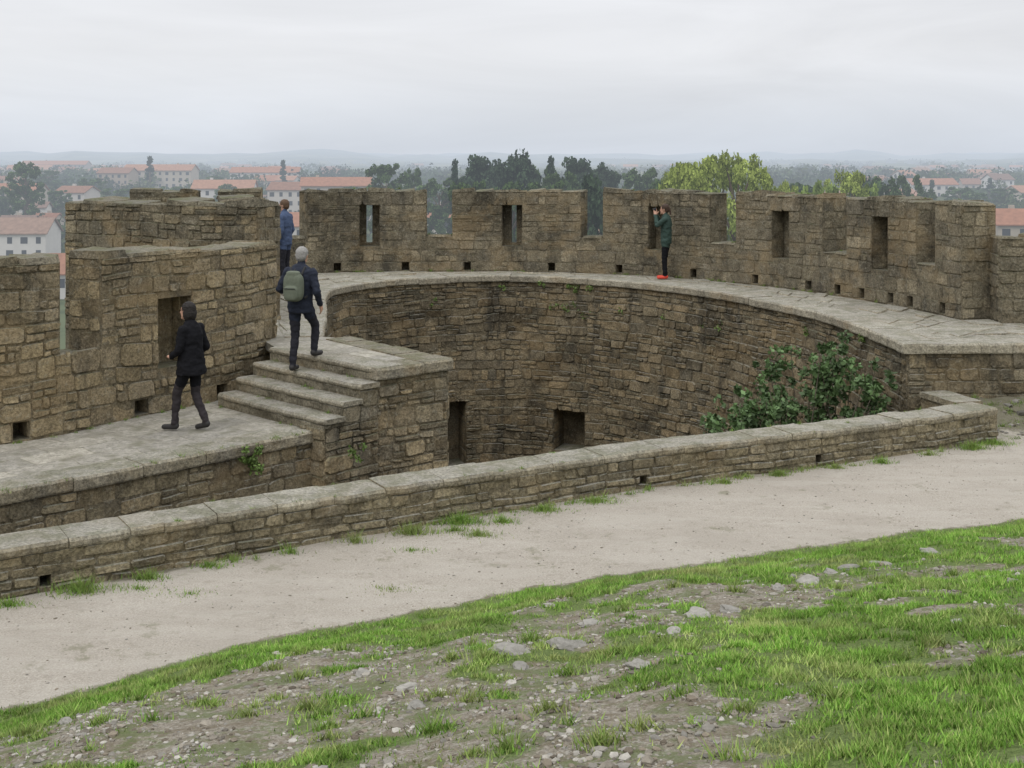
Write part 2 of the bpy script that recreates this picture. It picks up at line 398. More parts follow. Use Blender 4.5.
# ------------------------------------------------------------ stairs & landing
dh=Vector((.66,.751))
L0=Vector((-4.15,16.95)); R0=Vector((-2.37,15.2))
ST=MB()
for k in range(4):
    zt=-.72+.18*(k+1)
    a=L0+dh*.3*k; b=R0+dh*.3*k*.98; depth=.31 if k<3 else .45
    c=b+dh*depth; d=a+dh*depth
    e=dh*.03; side=(R0-L0).normalized()*.03
    zb_=-1.0+.003*k
    ST.add([(*a,zb_),(*b,zb_),(*c,zb_),(*d,zb_),(*a,zt-.06),(*b,zt-.06),(*c,zt-.06),(*d,zt-.06)],[(3,2,1,0),(4,5,6,7),(0,1,5,4),(1,2,6,5),(2,3,7,6),(3,0,4,7)],(.14,.13,.10))
    Pn=Path([tuple(a-e),tuple(b-e+side)],False)
    slabs(ST,Pn,0,Pn.L,0,depth+.03,zt,.065,(.7,1.4),[(.30,.288,.245),(.26,.248,.21)],zj=.003,jit=.004)
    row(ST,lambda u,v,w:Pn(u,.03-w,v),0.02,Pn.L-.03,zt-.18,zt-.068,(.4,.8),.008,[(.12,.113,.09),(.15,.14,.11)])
    Ps=Path([tuple(b),tuple(c)],False)
    if zt-.07>-.64: patch(ST,lambda u,v,w:Ps(u,-w,v),0,Ps.L,-.655,zt-.07,(.14,.2),(.15,.3),.012,PAL_T)
ST.obj('stone_stairs',M_STEP)
R3=R0+dh*.9; A=Vector((-.89,16.62)); B=Vector((-2.55,18.7)); C=Vector((-3.05,18.8))
L3=L0+dh*.9
LD=MB()
for p,q,z1,en in ((R0,R3,-.66,'a'),(R3,A,-.14,'ab'),(A,B,-.14,'')):
    P=Path([tuple(p),tuple(q)],False)
    wall(LD,P,.0,P.L,-5.2,z1,.5,zs=-5,pal=PAL_L+PAL_T,cap=0,ends=en,hr=(.12,.28),sw=(.15,.48),split=.35,prot=.028)
P1=Path([tuple(R3),tuple(A)],False); P2=Path([tuple(A),tuple(B)],False)
slabs(LD,P1,-.04,P1.L+.07,-.07,.4,0.0,.15,(.5,.8),PAL_C)
slabs(LD,P2,.1,P2.L,-.07,.4,-.003,.147,(.5,.9),PAL_C)
LD.obj('landing_wall',M_LEFT)
poly('landing_paving',[tuple(R3+dh*.1),(-1.0,16.65),(-2.6,18.6),(-3.05,18.8),(-3.2,20.0),(-3.5,21.2),(-4.5,21.2),(-3.95,18.7),tuple(L3+dh*.1)],-.014,M_PAVE,.12)
# ------------------------------------------------------------ low wall
LWp=[(-14,4.6),(-8,8.5),(-4.54,10.64),(-2.6,11.85),(-.13,13.3),(1.67,14.3),(4.38,15.5),(6.75,16.7)]
LW=Path(LWp)
W=MB()
wh=[]
for x in (-4.2,1.55,3.9):
    q=LW.at(x=x); wh.append((q-.05,q+.05,-1.12,-1.0,.3))
wall(W,LW,0,LW.L,-5,-.78,.42,wh,zs=-1.22,pal=PAL_W,cap=0,hr=(.08,.17),sw=(.12,.42),prot=.024,split=.18,wav=.04)
slabs(W,LW,-.03,LW.L+.02,-.03,.45,-.70,.085,(.3,.75),PAL_C,gap=.006,zj=.009,jit=.014)
Pq=Path([(6.74,17.17),(6.5,18.0)],False)
wall(W,Pq,-.02,Pq.L,-5,-.78,.42,zs=-1.25,pal=PAL_W,cap=0,hr=(.1,.17),sw=(.2,.42),ends='')
slabs(W,Pq,.0,Pq.L,-.03,.45,-.698,.085,(.35,.6),PAL_C,zj=.004)
W.obj('low_stone_wall',M_LOW)

# ------------------------------------------------------------ ground
def yedge(x): return float(np.interp(x,[-40,-16,-8,-3.6,-2.46,-.1,2.88,5.5,12,40],[-18,1,5.6,8.48,9.35,10.7,12.0,12.9,14.2,18]))+.16*nz(x*.8,3.1)+.10*nz(x*3,1)
def hz_(x,y):
    g=yedge(x)-y
    z=-1.15+ (0 if g<-.3 else .235*max(0,(g+.3))*sst(-.3,1.2,g))
    z=min(z,1.35+.02*g)
    z+=.06*nz(x*.5,y*.5)*sst(-.5,1,g)+.045*nz(x*1.7,y*1.7,5)*sst(-.2,1,g)+.012*nz(x*1.3,y*1.3,2)+.016*nz(x*6,y*6,2)*sst(0,.6,g)
    if x>6.6: z+=sst(17.0,18.1,y)*.35*sst(6.6,6.9,x)+ .05*nz(x*3,y*3)*sst(16.4,17,y)
    return z
def wally(x):
    if x>6.78: return 18.08
    return float(np.interp(x,[p[0] for p in LWp],[p[1] for p in LWp]))+.25
def gdens(x,y):
    g=yedge(x)-y
    if g<-.25:
        return 0. if not(x>6.8 and y>16.7) else .35
    w=nz(x*1.2,y*1.2,9)*.5+nz(x*3.1,y*3.1,4)*.4
    strip=1-sst(1.3,2.8,g+w*1.6-max(0,x-.5)*.2)
    right=sst(.0,1.5,x+w*1.9)*sst(2.5,3.5,g+w*1.5)
    far=sst(2.7,4.1,x+w*1.4)
    left=.8*sst(-.05,.25,w)*sst(1.8,2.8,g)
    d=max(strip,right*.96,far,left,.2)
    d*=sst(-.2,.15,g)
    hole=sst(.14,.34,nz(x*.9+4,y*.9,2)+.5*nz(x*3.4,y*3.4,7))*sst(.3,1.3,g)
    return max(0,d*(1-.85*hole))
xs=np.concatenate([np.arange(-40,-8,1.),np.arange(-8,9,.1),np.arange(9,40.1,1.)])
NT=165
V=[];C=[]
for x in xs:
    yb=wally(x)
    for j in range(NT):
        t=j/(NT-1.)
        y=yb-(yb-3.0)*t/.88 if t<.88 else 3.0-(t-.88)/.12*43
        V.append((x,y,hz_(x,y)))
        g=yedge(x)-y
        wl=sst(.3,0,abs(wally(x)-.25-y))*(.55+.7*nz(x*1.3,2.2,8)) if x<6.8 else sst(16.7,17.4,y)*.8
        C.append((gdens(x,y),sst(-.25,.1,g),wl))
nx=len(xs)
ii,jj=np.meshgrid(np.arange(nx-1),np.arange(NT-1),indexing='ij'); a=(ii*NT+jj).ravel()
Fc=np.stack([a,a+1,a+NT+1,a+NT],1)
def ground_mat():
    m,nt,b,out=newmat('ground'); k=N(nt)
    at=k.sepx(k.attr('col'))
    fine=k.noise(60,7,.8); med=k.noise(6,7,.7); big=k.noise(.7,5,.65)
    path=k.mix(k.ramp(fine,.25,.75),(.23,.205,.17),(.49,.45,.385))
    path=k.mix(k.math('MULTIPLY',k.ramp(big,.42,.66),.5),path,(.31,.28,.235))
    path=k.mix(k.math('MULTIPLY',k.ramp(med,.54,.68),.5),path,(.24,.215,.17))
    path=k.mix(k.math('MULTIPLY',k.ramp(k.noise(2.1,7,.75),.57,.67),.6),path,(.165,.16,.10))
    st=k.noise(1,5,.7,k.vmul((.8,2.5,1))); path=k.mix(k.math('MULTIPLY',k.ramp(st,.45,.6),.25),path,(.47,.44,.385))
    v=nt.nodes.new('ShaderNodeTexVoronoi'); v.inputs['Scale'].default_value=48; nt.links.new(k.pos.outputs['Position'],v.inputs['Vector'])
    grav=k.mix(k.ramp(fine,.25,.75),(.095,.08,.058),(.35,.315,.255))
    vs=k.sepx(v.outputs['Color'])
    grav=k.mix(k.math('MULTIPLY',k.ramp(vs[0],.7,.95),.45),grav,(.38,.36,.32))
    grav=k.mix(k.math('MULTIPLY',k.ramp(med,.48,.6),.8),grav,k.mix(fine,(.08,.066,.042),(.22,.185,.13)))
    grav=k.mix(k.math('MULTIPLY',k.ramp(k.noise(3.1,7,.75),.46,.56),.65),grav,(.10,.13,.045))
    soil=k.mix(k.ramp(fine,.3,.7),(.055,.08,.022),(.16,.21,.07))
    c=k.mix(k.ramp(k.math('ADD',at[1],k.maprange(k.noise(9,6,.7),0,1,-.6,.6)),.3,.6),path,grav)
    gm=k.ramp(k.math('ADD',at[0],k.maprange(k.noise(8,7,.75),0,1,-.5,.5)),.3,.6)
    c=k.mix(gm,c,soil)
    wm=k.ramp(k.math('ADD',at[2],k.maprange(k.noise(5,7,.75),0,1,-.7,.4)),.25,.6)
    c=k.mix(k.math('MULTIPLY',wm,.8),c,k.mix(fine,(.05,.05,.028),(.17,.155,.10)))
    nt.links.new(c,b.inputs['Base Color'])
    h=k.mix(at[1],k.noise(60,5,.7),k.mix(.6,v.outputs['Distance'],fine))
    n1=k.bump(h,.7,.014); n2=k.bump(med,.8,.05,n1); nt.links.new(n2,b.inputs['Normal'])
    b.inputs['Roughness'].default_value=1
    return m
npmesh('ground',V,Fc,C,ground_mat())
def blades(pts,hmin,hmax,wd,dens_cols):
    n=len(pts); P=np.array(pts,dtype=np.float32)
    ang=np.random.rand(n)*2*pi; h=np.random.uniform(hmin,hmax,n)*P[:,3]; le=np.random.uniform(.2,1.1,n)*h; la=np.random.rand(n)*2*pi
    w=np.random.uniform(.6,1.3,n)*wd
    dx=np.cos(ang)*w/2; dy=np.sin(ang)*w/2
    a=P[:,:3]+np.stack([dx,dy,np.full(n,-.004)],1); b=P[:,:3]+np.stack([-dx,-dy,np.full(n,-.004)],1)
    c=P[:,:3]+np.stack([np.cos(la)*le,np.sin(la)*le,h],1)
    Vv=np.stack([a,b,c],1).reshape(-1,3); Ff=np.arange(3*n).reshape(-1,3)
    col=np.array(dens_cols)[np.random.randint(0,len(dens_cols),n)]*np.random.uniform(.75,1.25,(n,1))*P[:,4:5]
    yl=np.clip(P[:,5:6],0,1); col=col*(1-yl)+np.array([[.36,.34,.16]])*yl*P[:,4:5]
    return Vv,Ff,np.repeat(col,3,0)
GC=[(.16,.32,.045),(.20,.375,.06),(.135,.27,.045),(.25,.395,.085),(.205,.345,.06),(.33,.40,.13)]
pts=[]
tries=0
while len(pts)<310000 and tries<1300000:
    tries+=1
    y=R.uniform(3.9,15.0); x=R.uniform(-.46*y-.2,.46*y+.2)
    if y>yedge(x)+.2: continue
    if R.random()>min(1,(9./max(y,4))**.8): continue
    d=gdens(x,y)
    pn=nz(x*5,y*5,3)+.5*nz(x*13,y*13,3)
    if R.random()<d*d*(.45+1.5*max(-.27,pn)):
        cl=nz(x*2.2,y*2.2,11); c2=nz(x*7,y*7,15)
        pts.append((x,y,hz_(x,y),.5+.35*d+.6*max(0,cl)+.5*max(0,c2),.95+.45*nz(x*1.1,y*1.1,20)+.4*c2,.14+.9*nz(x*1.6,y*1.6,33)-.2*d+.35*R.random()**3))
Vv,Ff,Cc=blades(pts,.014,.044,.009,GC)
npmesh('grass',Vv,Ff,Cc,M_GRASS)
pts=[]
def tuft(x,y,r,n,hs,z=None,b=.8):
    yl=R.uniform(-.1,.35)
    for _ in range(n):
        a=R.random()*2*pi; q=r*abs(R.gauss(0,.5)); X=x+cos(a)*q*1.6; Y=y+sin(a)*q*.7
        pts.append((X,Y,(hz_(X,Y) if z is None else z),hs*R.uniform(.6,1.2)*max(.4,1-q/r*.5),b,yl+.3*R.random()))
def front(x): return float(np.interp(x,[p[0] for p in LWp],[p[1] for p in LWp]))
for x,r,n in ((-.55,.22,500),(-1.05,.2,380),(.35,.2,650),(.95,.22,500),(2.55,.10,200),(3.3,.12,300),(4.1,.1,160),(4.75,.14,220),(5.5,.1,150),(6.2,.2,450),(6.6,.25,600),(-3.9,.25,500),(-3.4,.15,260),(-2.9,.15,200),(-4.4,.2,260),(-2.2,.12,100),(-1.6,.15,140)):
    tuft(x,front(x)-.16-R.random()*.1,r,n,R.uniform(.9,2.2))
for x,y,r,n,h in ((-.35,12.45,.22,300,1.2),(-1.0,12.0,.2,150,.6),(-1.1,10.9,.3,160,.5),(-.6,12.6,.2,250,1.0),(-.1,12.9,.18,250,1.3),(-2.9,10.8,.3,120,.6),(-3.4,10.9,.25,160,.7)): tuft(x,y,r,n,h)
for _ in range(220):
    x=R.uniform(-5,6.6)
    if nz(x*1.1,7.7)<-.15: continue
    tuft(x,front(x)-.05-abs(R.gauss(0,.08)),.07,16,R.uniform(.5,1.5))
for _ in range(120):
    y=R.uniform(4.5,10); x=R.uniform(-.45*y,.45*y)
    if y<yedge(x)-1: tuft(x,y,.10,R.randint(40,160),R.uniform(.7,1.5),b=R.uniform(.75,1.05))
for _ in range(50):
    x=R.uniform(6.8,9.5); y=R.uniform(16.7,18); tuft(x,y,.15,70,R.uniform(.6,1.6),b=.65)
for _ in range(34):
    u=R.uniform(4,LW.L); p=LW(u,R.choice([.0,.42,.44,.2])); tuft(p[0],p[1],.035,R.randint(8,26),R.uniform(.4,1.0),z=-.705,b=.7)
for k_ in range(4):
    for _ in range(3):
        p=L0+(R0-L0)*R.random()+dh*.3*k_-dh*.04; tuft(p.x,p.y,.05,22,R.uniform(.5,1.1),z=-.725+.18*k_,b=.7)
for _ in range(26):
    u=R.uniform(4,K.L-1); p=K(u,-.05); tuft(p[0],p[1],.05,22,R.uniform(.4,1.2),z=-.725,b=.7)
for _ in range(40):
    u=R.uniform(8,F.L-3); p=F(u,-.05); tuft(p[0],p[1],.06,24,R.uniform(.6,1.4),z=-.005,b=.65)
for _ in range(26):
    u=R.uniform(8,SE-.3); p=F(u,R.uniform(.05,.5))
    zc=ZM+.06
    if any(h[0]-.05<u<h[1]+.05 and h[3]>=ZM-.001 for h in holes): zc=.88
    tuft(p[0],p[1],.05,26,R.uniform(.5,1.3),z=zc,b=.65)
for _ in range(22):
    p=E(R.uniform(2.5,E.L),-.04); tuft(p[0],p[1],.04,20,R.uniform(.5,1.2),z=-.73,b=.75)
Vv,Ff,Cc=blades(pts,.03,.085,.009,GC)
npmesh('weeds',Vv,Ff,Cc,M_GRASS)
ico=[(0,0,1)]+[(cos(i*1.2566)*.894,sin(i*1.2566)*.894,.447) for i in range(5)]+[(cos(i*1.2566+.628)*.894,sin(i*1.2566+.628)*.894,-.447) for i in range(5)]+[(0,0,-1)]
icf=[(0,1+i,1+(i+1)%5) for i in range(5)]+[(1+i,6+i,1+(i+1)%5) for i in range(5)]+[(6+i,6+(i+1)%5,1+(i+1)%5) for i in range(5)]+[(11,6+(i+1)%5,6+i) for i in range(5)]
def peb(M,x,y,s,z=None,flat=.6,kk=1.):
    z=hz_(x,y) if z is None else z
    r=R.random()*pi; ca,sa=cos(r),sin(r); sx=s*R.uniform(.7,1.4); sy=s*R.uniform(.6,1.1); sz=s*flat*R.uniform(.6,1.1)
    k=R.uniform(.5,1.2)*kk; c=R.choice([(.30,.28,.24),(.24,.215,.175),(.36,.34,.30),(.20,.17,.13)]); c=tuple(q*k for q in c)
    vs=[]
    for a,b,d in ico:
        j=R.uniform(.7,1.25); a,b,d=a*sx*j,b*sy*j,d*sz*j
        vs.append((x+a*ca-b*sa,y+a*sa+b*ca,z+d+sz*.15))
    M.add(vs,icf,c)
Gv=MB(); cnt=0
while cnt<8500:
    y=R.uniform(4.2,13.5); x=R.uniform(-.47*y,.47*y); g=yedge(x)-y
    if g<.1: continue
    if gdens(x,y)>.35+R.random()*.3: continue
    s=.004+.008*abs(R.gauss(0,1))
    if R.random()<.04: s+=.026*R.random()
    if nz(x*1.5,y*1.5,30)+.5*nz(x*5,y*5,3)<0. and R.random()<.75: continue
    peb(Gv,x,y,s); cnt+=1
for _ in range(1800):
    x=R.uniform(-5,7); y=R.uniform(yedge(x),front(x) if x<6.6 else 17)
    peb(Gv,x,y,.003+.005*abs(R.gauss(0,1)))
for _ in range(120):
    x=R.uniform(6.75,9); y=R.uniform(16.9,18.05); peb(Gv,x,y,.015+.03*abs(R.gauss(0,1)),kk=.7)
Gv.obj('gravel',M_ROCK)
def rock(x,y,s,flat=.45):
    import bmesh
    bm=bmesh.new(); bmesh.ops.create_icosphere(bm,subdivisions=3,radius=1)
    o=R.random()*50; rz=R.random()*pi
    for v in bm.verts:
        n=noise.noise(v.co*1.3+Vector((o,0,0)))*.45+noise.noise(v.co*4+Vector((o,0,0)))*.12
        v.co*=1+n; v.co.x=round(v.co.x*3.2)/3.2*.35+v.co.x*.65; v.co.z=round(v.co.z*2.5)/2.5*.4+v.co.z*.6
        v.co.x*=s*1.35; v.co.y*=s*.9; v.co.z*=s*flat
    bmesh.ops.rotate(bm,verts=bm.verts,cent=(0,0,0),matrix=Matrix.Rotation(rz,3,'Z'))
    me=bpy.data.meshes.new('rock'); bm.to_mesh(me); bm.free()
    k=R.uniform(.6,.95); a=me.color_attributes.new('col','FLOAT_COLOR','POINT'); a.data.foreach_set('color',np.tile(np.array([.33*k,.315*k,.28*k,1],dtype=np.float32),len(me.vertices)))
    me.materials.append(M_ROCK); ob=link(bpy.data.objects.new('rock',me)); ob.location=(x,y,hz_(x,y)+s*flat*.1)
for x,y,s in ((1.25,8.1,.08),(1.5,8.25,.06),(.55,8.35,.06),(.35,7.5,.09),(-.0,7.35,.10),(.05,7.0,.06),(2.3,9.3,.09),(2.75,9.75,.08),(3.05,9.9,.06),(3.6,10.3,.08),(2.55,9.6,.05),(2.0,9.0,.06),(3.5,8.35,.045),(3.3,7.3,.05),(-.9,7.2,.05),(-2.6,7.0,.04),(-1.6,7.9,.04),(1.0,7.4,.05),(.7,6.5,.06),(-.5,6.3,.05),(1.9,9.6,.04),(2.9,9.2,.04),(-.6,6.8,.05),(.3,9.3,.04),(2.6,7.0,.045)):
    rock(x,y,s)

# ------------------------------------------------------------ valley + hills
def zv(x,y):
    r=math.hypot(x,y); a=math.atan2(x,y)
    z=lerp(-6,-20,sst(34,90,r))+9*sst(350,750,r)
    z+=sst(1800,5500,r)*(34+42*nz(a*9,r*.0006,1)+22*nz(a*30,r*.001,2))
    z+=sst(200,900,r)*3*nz(x*.004,y*.004)
    return z
rr=[0,15,34,45,60,75,90,130,200,280,360,450,550,650,750,900,1100,1400,1800,2300,2800,3400,4000,4600,5200,5900,6800,8000,10000,14000]
NA=360; V=[];C=[]
for r in rr:
    for i in range(NA):
        a=i*2*pi/NA; x=r*sin(a); y=r*cos(a); V.append((x,y,zv(x,y))); C.append((1,1,1))
Fv=[]
for i in range(len(rr)-1):
    for j in range(NA): Fv.append((i*NA+j,i*NA+(j+1)%NA,(i+1)*NA+(j+1)%NA,(i+1)*NA+j))
m,nt,b,out=newmat('valley'); k=N(nt)
v=nt.nodes.new('ShaderNodeTexVoronoi'); v.inputs['Scale'].default_value=.006; nt.links.new(k.pos.outputs['Position'],v.inputs['Vector'])
c=k.mix(k.sepx(v.outputs['Color'])[0],(.05,.075,.03),(.15,.15,.08)); c=k.mix(k.ramp(k.noise(.012,6,.7),.42,.58),c,(.025,.042,.018))
nt.links.new(c,b.inputs['Base Color']); painted_haze(m,nt,b,out,2200)
npmesh('valley_ground',V,Fv,C,m)
poly('pit_floor_ground',[(-3.5,15),(7,15),(7,30),(-5,30),(-5,20)],-5.05,plain('pit_earth',(.10,.09,.06),1,.4,4))

# ------------------------------------------------------------ houses
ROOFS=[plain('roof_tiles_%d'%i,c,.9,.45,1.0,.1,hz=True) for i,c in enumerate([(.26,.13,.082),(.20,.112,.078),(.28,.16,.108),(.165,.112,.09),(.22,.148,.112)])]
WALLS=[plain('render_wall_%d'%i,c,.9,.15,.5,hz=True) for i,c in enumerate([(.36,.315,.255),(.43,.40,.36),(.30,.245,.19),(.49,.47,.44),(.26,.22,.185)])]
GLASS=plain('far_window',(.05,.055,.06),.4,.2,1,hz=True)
def house(x,y,w,d,top,zr=2.5,rot=0,wm=None,rm=None):
    zb=zv(x,y)-1.5; he=top-zr-zb
    if he<2.5: he=2.5
    e=bpy.data.objects.new('house',None); link(e); e.location=(x,y,zb); e.rotation_euler=(0,0,rot)
    wm=wm or R.choice(WALLS); rm=rm or R.choice(ROOFS)
    M=MB(); W2=w/2; D2=d/2
    M.add([(-W2,-D2,0),(W2,-D2,0),(W2,D2,0),(-W2,D2,0),(-W2,-D2,he),(W2,-D2,he),(W2,D2,he),(-W2,D2,he),(-W2,0,he+zr-.15),(W2,0,he+zr-.15)],
      [(0,1,5,4),(2,3,7,6),(1,2,6,9,5),(3,0,4,8,7)],(1,1,1)); M.obj('walls',wm,e)
    M=MB(); o=.5; t=.25; h1=he-.25; hh=he+zr
    for sgn in (-1,1):
        M.add([(-W2-o,sgn*(D2+o),h1),(W2+o,sgn*(D2+o),h1),(W2+o,0,hh),(-W2-o,0,hh),(-W2-o,sgn*(D2+o),h1+t),(W2+o,sgn*(D2+o),h1+t),(W2+o,0,hh+t),(-W2-o,0,hh+t)],BF,(1,1,1))
    M.obj('roof',rm,e)
    M=MB(); fl=max(1,int(he/3.1)); nw=max(2,int(w/3.2))
    for f in range(fl):
        zc=he-1.6-f*3.0
        if zc<1: break
        for i in range(nw):
            xc=-W2+(i+.5)*w/nw; ww=.55 if (i+f)%3 else .8
            M.add([(xc-ww,-D2-.04,zc-.75),(xc+ww,-D2-.04,zc-.75),(xc+ww,-D2+.1,zc-.75),(xc-ww,-D2+.1,zc-.75),(xc-ww,-D2-.04,zc+.75),(xc+ww,-D2-.04,zc+.75),(xc+ww,-D2+.1,zc+.75),(xc-ww,-D2+.1,zc+.75)],BF,(1,1,1))
    if M.v: M.obj('windows',GLASS,e)
    M=MB(); cx=R.uniform(-.3,.3)*w
    M.add([(cx-.5,.8,hh-1.5),(cx+.5,.8,hh-1.5),(cx+.5,1.8,hh-1.5),(cx-.5,1.8,hh-1.5),(cx-.5,.8,hh+.9),(cx+.5,.8,hh+.9),(cx+.5,1.8,hh+.9),(cx-.5,1.8,hh+.9)],BF,(1,1,1)); M.obj('chimney',wm,e)
house(-121,282,26,11,-11.0,3.2,.05,WALLS[3],ROOFS[4])
house(-149,375,8,7,-10.5,1.5,.1,WALLS[3],ROOFS[3])
house(-181,440,18,10,-6.0,2.4,.0,WALLS[0],ROOFS[0])
house(-197,600,17,10,-1.2,2.5,-.2,WALLS[2],ROOFS[1])
house(-179,612,35,13,.3,2.8,-.05,WALLS[0],ROOFS[2])
house(-98,410,20,12,-4.2,2.6,.08,WALLS[3],ROOFS[2])
house(-75,415,16,12,-5.0,2.4,-.1,WALLS[1],ROOFS[1])
house(-131,640,36,12,-1.2,2.6,0,WALLS[1],ROOFS[0])
house(-57,390,22,11,-3.0,2.5,.1,WALLS[0],ROOFS[0])
house(-19,290,16,9,-8.3,2.8,.1,WALLS[1],ROOFS[0])
house(-152,420,12,9,-6.5,2,-.3,WALLS[1],ROOFS[1])
house(-380,1000,54,14,2,3,0,WALLS[4],ROOFS[0])
house(-345,860,30,12,-1,3,.1,WALLS[1],ROOFS[2])
house(-100,330,14,10,-12,3,.4,WALLS[0],ROOFS[0])
house(-64,270,12,9,-10,3,-.2,WALLS[1],ROOFS[0])
house(-74,200,10,8,-13,2.8,.1,WALLS[3],ROOFS[0])
house(-50,265,10,9,-9.0,2.6,.1,WALLS[3],ROOFS[0])
house(195,560,22,11,-6,2.6,.1,WALLS[1],ROOFS[0])
house(244,620,24,11,-7,2.6,-.1,WALLS[0],ROOFS[1])
house(106,245,16,10,-7.4,2.8,-.1,WALLS[0],ROOFS[0])
house(300,760,26,11,-9,2.6,.0,WALLS[3],ROOFS[0])
house(215,500,16,11,-8,2.6,.3,WALLS[0],ROOFS[2])
house(17,250,8,8,-11.6,2.6,.1,WALLS[1],ROOFS[2])
for i in range(84):
    left=i<50
    d=R.uniform(430,1500)
    t=R.uniform(-.45,-.13) if left else R.uniform(.27,.45)
    if i>76: t=R.uniform(-.1,.3); d=R.uniform(1100,1900)
    x=t*d; 
    house(x,d,R.uniform(8,19),R.uniform(8,12),zv(x,d)+R.uniform(5.5,9),R.uniform(1.8,2.8),R.uniform(-.8,.8))
for i in range(12):
    d=R.uniform(290,420); x=R.uniform(-.44,-.2)*d
    house(x,d,R.uniform(8,13),R.uniform(8,10),zv(x,d)+R.uniform(5,7.5),R.uniform(1.8,2.6),R.uniform(-.5,.5))

# ------------------------------------------------------------ trees
def leafquads(cent,rad,n,size,col,cv=.25,squash=.8):
    K_=len(cent); idx=np.random.randint(0,K_,n)
    d=np.random.normal(size=(n,3)); d/=np.linalg.norm(d,axis=1)[:,None]; rr_=np.random.rand(n,1)**.45
    p=cent[idx]+d*rr_*rad[idx][:,None]*np.array([1,1,squash])
    a=np.random.normal(size=(n,3)); a/=np.linalg.norm(a,axis=1)[:,None]; b=np.cross(a,np.random.normal(size=(n,3))); b/=np.linalg.norm(b,axis=1)[:,None]
    s=size*np.random.uniform(.6,1.3,(n,1))
    V=np.stack([p-a*s,p+b*s*.7,p+a*s,p-b*s*.7],1).reshape(-1,3)
    cc=np.random.uniform(1-cv,1+cv,(K_,1))
    c=np.array(col)[None]*cc[idx]*np.random.uniform(.8,1.2,(n,1))
    return V,np.repeat(c,4,0)
def limb(M,p0,p1,r0,r1,col,n=7):
    p0=Vector(p0);p1=Vector(p1);d=(p1-p0).normalized(); a=d.orthogonal().normalized(); b=d.cross(a)
    vs=[tuple(p0+(a*cos(2*pi*i/n)+b*sin(2*pi*i/n))*r0) for i in range(n)]+[tuple(p1+(a*cos(2*pi*i/n)+b*sin(2*pi*i/n))*r1) for i in range(n)]
    M.add(vs,[(i,(i+1)%n,(i+1)%n+n,i+n) for i in range(n)],col)
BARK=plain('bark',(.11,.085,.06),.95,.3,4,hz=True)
TM={}
def treemesh(kind,var):
    if (kind,var) in TM: return TM[(kind,var)]
    M=MB(); limb(M,(0,0,0),(.1,.05,5),.28,.18,(.1,.08,.06)); limb(M,(.1,.05,5),(0,.1,8.2),.18,.06,(.1,.08,.06))
    cs=[];rs=[]
    if kind=='pine':
        col=(.036,.058,.030)
        for i in range(30):
            a=R.random()*2*pi; r=R.uniform(.2,2.2); z=9.3-(r/2.3)**2*1.6-R.uniform(0,1.2); cs.append((cos(a)*r,sin(a)*r,z)); rs.append(R.uniform(.5,.85))
        for i in range(34):
            a=R.random()*2*pi; r=R.uniform(.2,2.3); z=R.uniform(3.0,7.6); cs.append((cos(a)*r,sin(a)*r,z)); rs.append(R.uniform(.5,.9))
    elif kind=='cypress':
        col=(.028,.048,.028)
        for i in range(40):
            z=R.uniform(1,9.7); r=.7*math.sin(pi*min(.97,(z/10)**.7))*R.uniform(.2,1); a=R.random()*2*pi
            cs.append((cos(a)*r,sin(a)*r,z)); rs.append(R.uniform(.3,.5))
    else:
        col={'oak':(.06,.095,.032),'lime':(.25,.30,.075),'poplar':(.18,.24,.07)}[kind]
        for i in range(90):
            z=R.uniform(5.2,9.4) if i%3 else R.uniform(3,6); w=2.6*math.sin(pi*min(.90,max(.08,(z-1.8)/8.8)))**.45; r=w*math.sqrt(R.uniform(.02,1.0)); a=R.random()*2*pi
            cs.append((cos(a)*r,sin(a)*r,z)); rs.append(R.uniform(.3,.62))
    for i in range(0,len(cs),4):
        c=cs[i]; limb(M,(0,.05,max(1.8,c[2]-1.6)),c,.1,.03,(.1,.08,.06),5)
    n={'cypress':2600,'lime':13000,'pine':6500}.get(kind,6500)
    V,Cc=leafquads(np.array(cs),np.array(rs),n,{'lime':.10}.get(kind,.17),col,.4)
    lm=npmesh(kind+'_leaves',V,np.arange(len(V)).reshape(-1,4),Cc,M_FARLEAF,'mesh')
    tm=bpy.data.meshes.new(kind+'_trunk'); tm.from_pydata(M.v,[],M.f); tm.materials.append(BARK)
    TM[(kind,var)]=(lm,tm); return TM[(kind,var)]
def tree(kind,x,y,top,w,var=0,base=None):
    zb=zv(x,y) if base is None else base
    lm,tm=treemesh(kind,var); h=top-zb
    nm={'pine':'pine_tree','cypress':'cypress_tree','oak':'oak_tree','lime':'lime_tree','poplar':'poplar_tree'}[kind]
    e=bpy.data.objects.new(nm,None); link(e); e.location=(x,y,zb); e.rotation_euler=(0,0,R.random()*6)
    un={'cypress':1.7}.get(kind,5.2)
    e.scale=(w/un,w/un,h/9.7)
    link(bpy.data.objects.new('crown',lm),e); link(bpy.data.objects.new('trunk',tm),e)
def tp(kind,px,ty,wpx,d,var=0):
    tree(kind,(px-512)/1200.*d,d,2.75-(ty-160)*d/1200.,wpx*d/1200.,var)
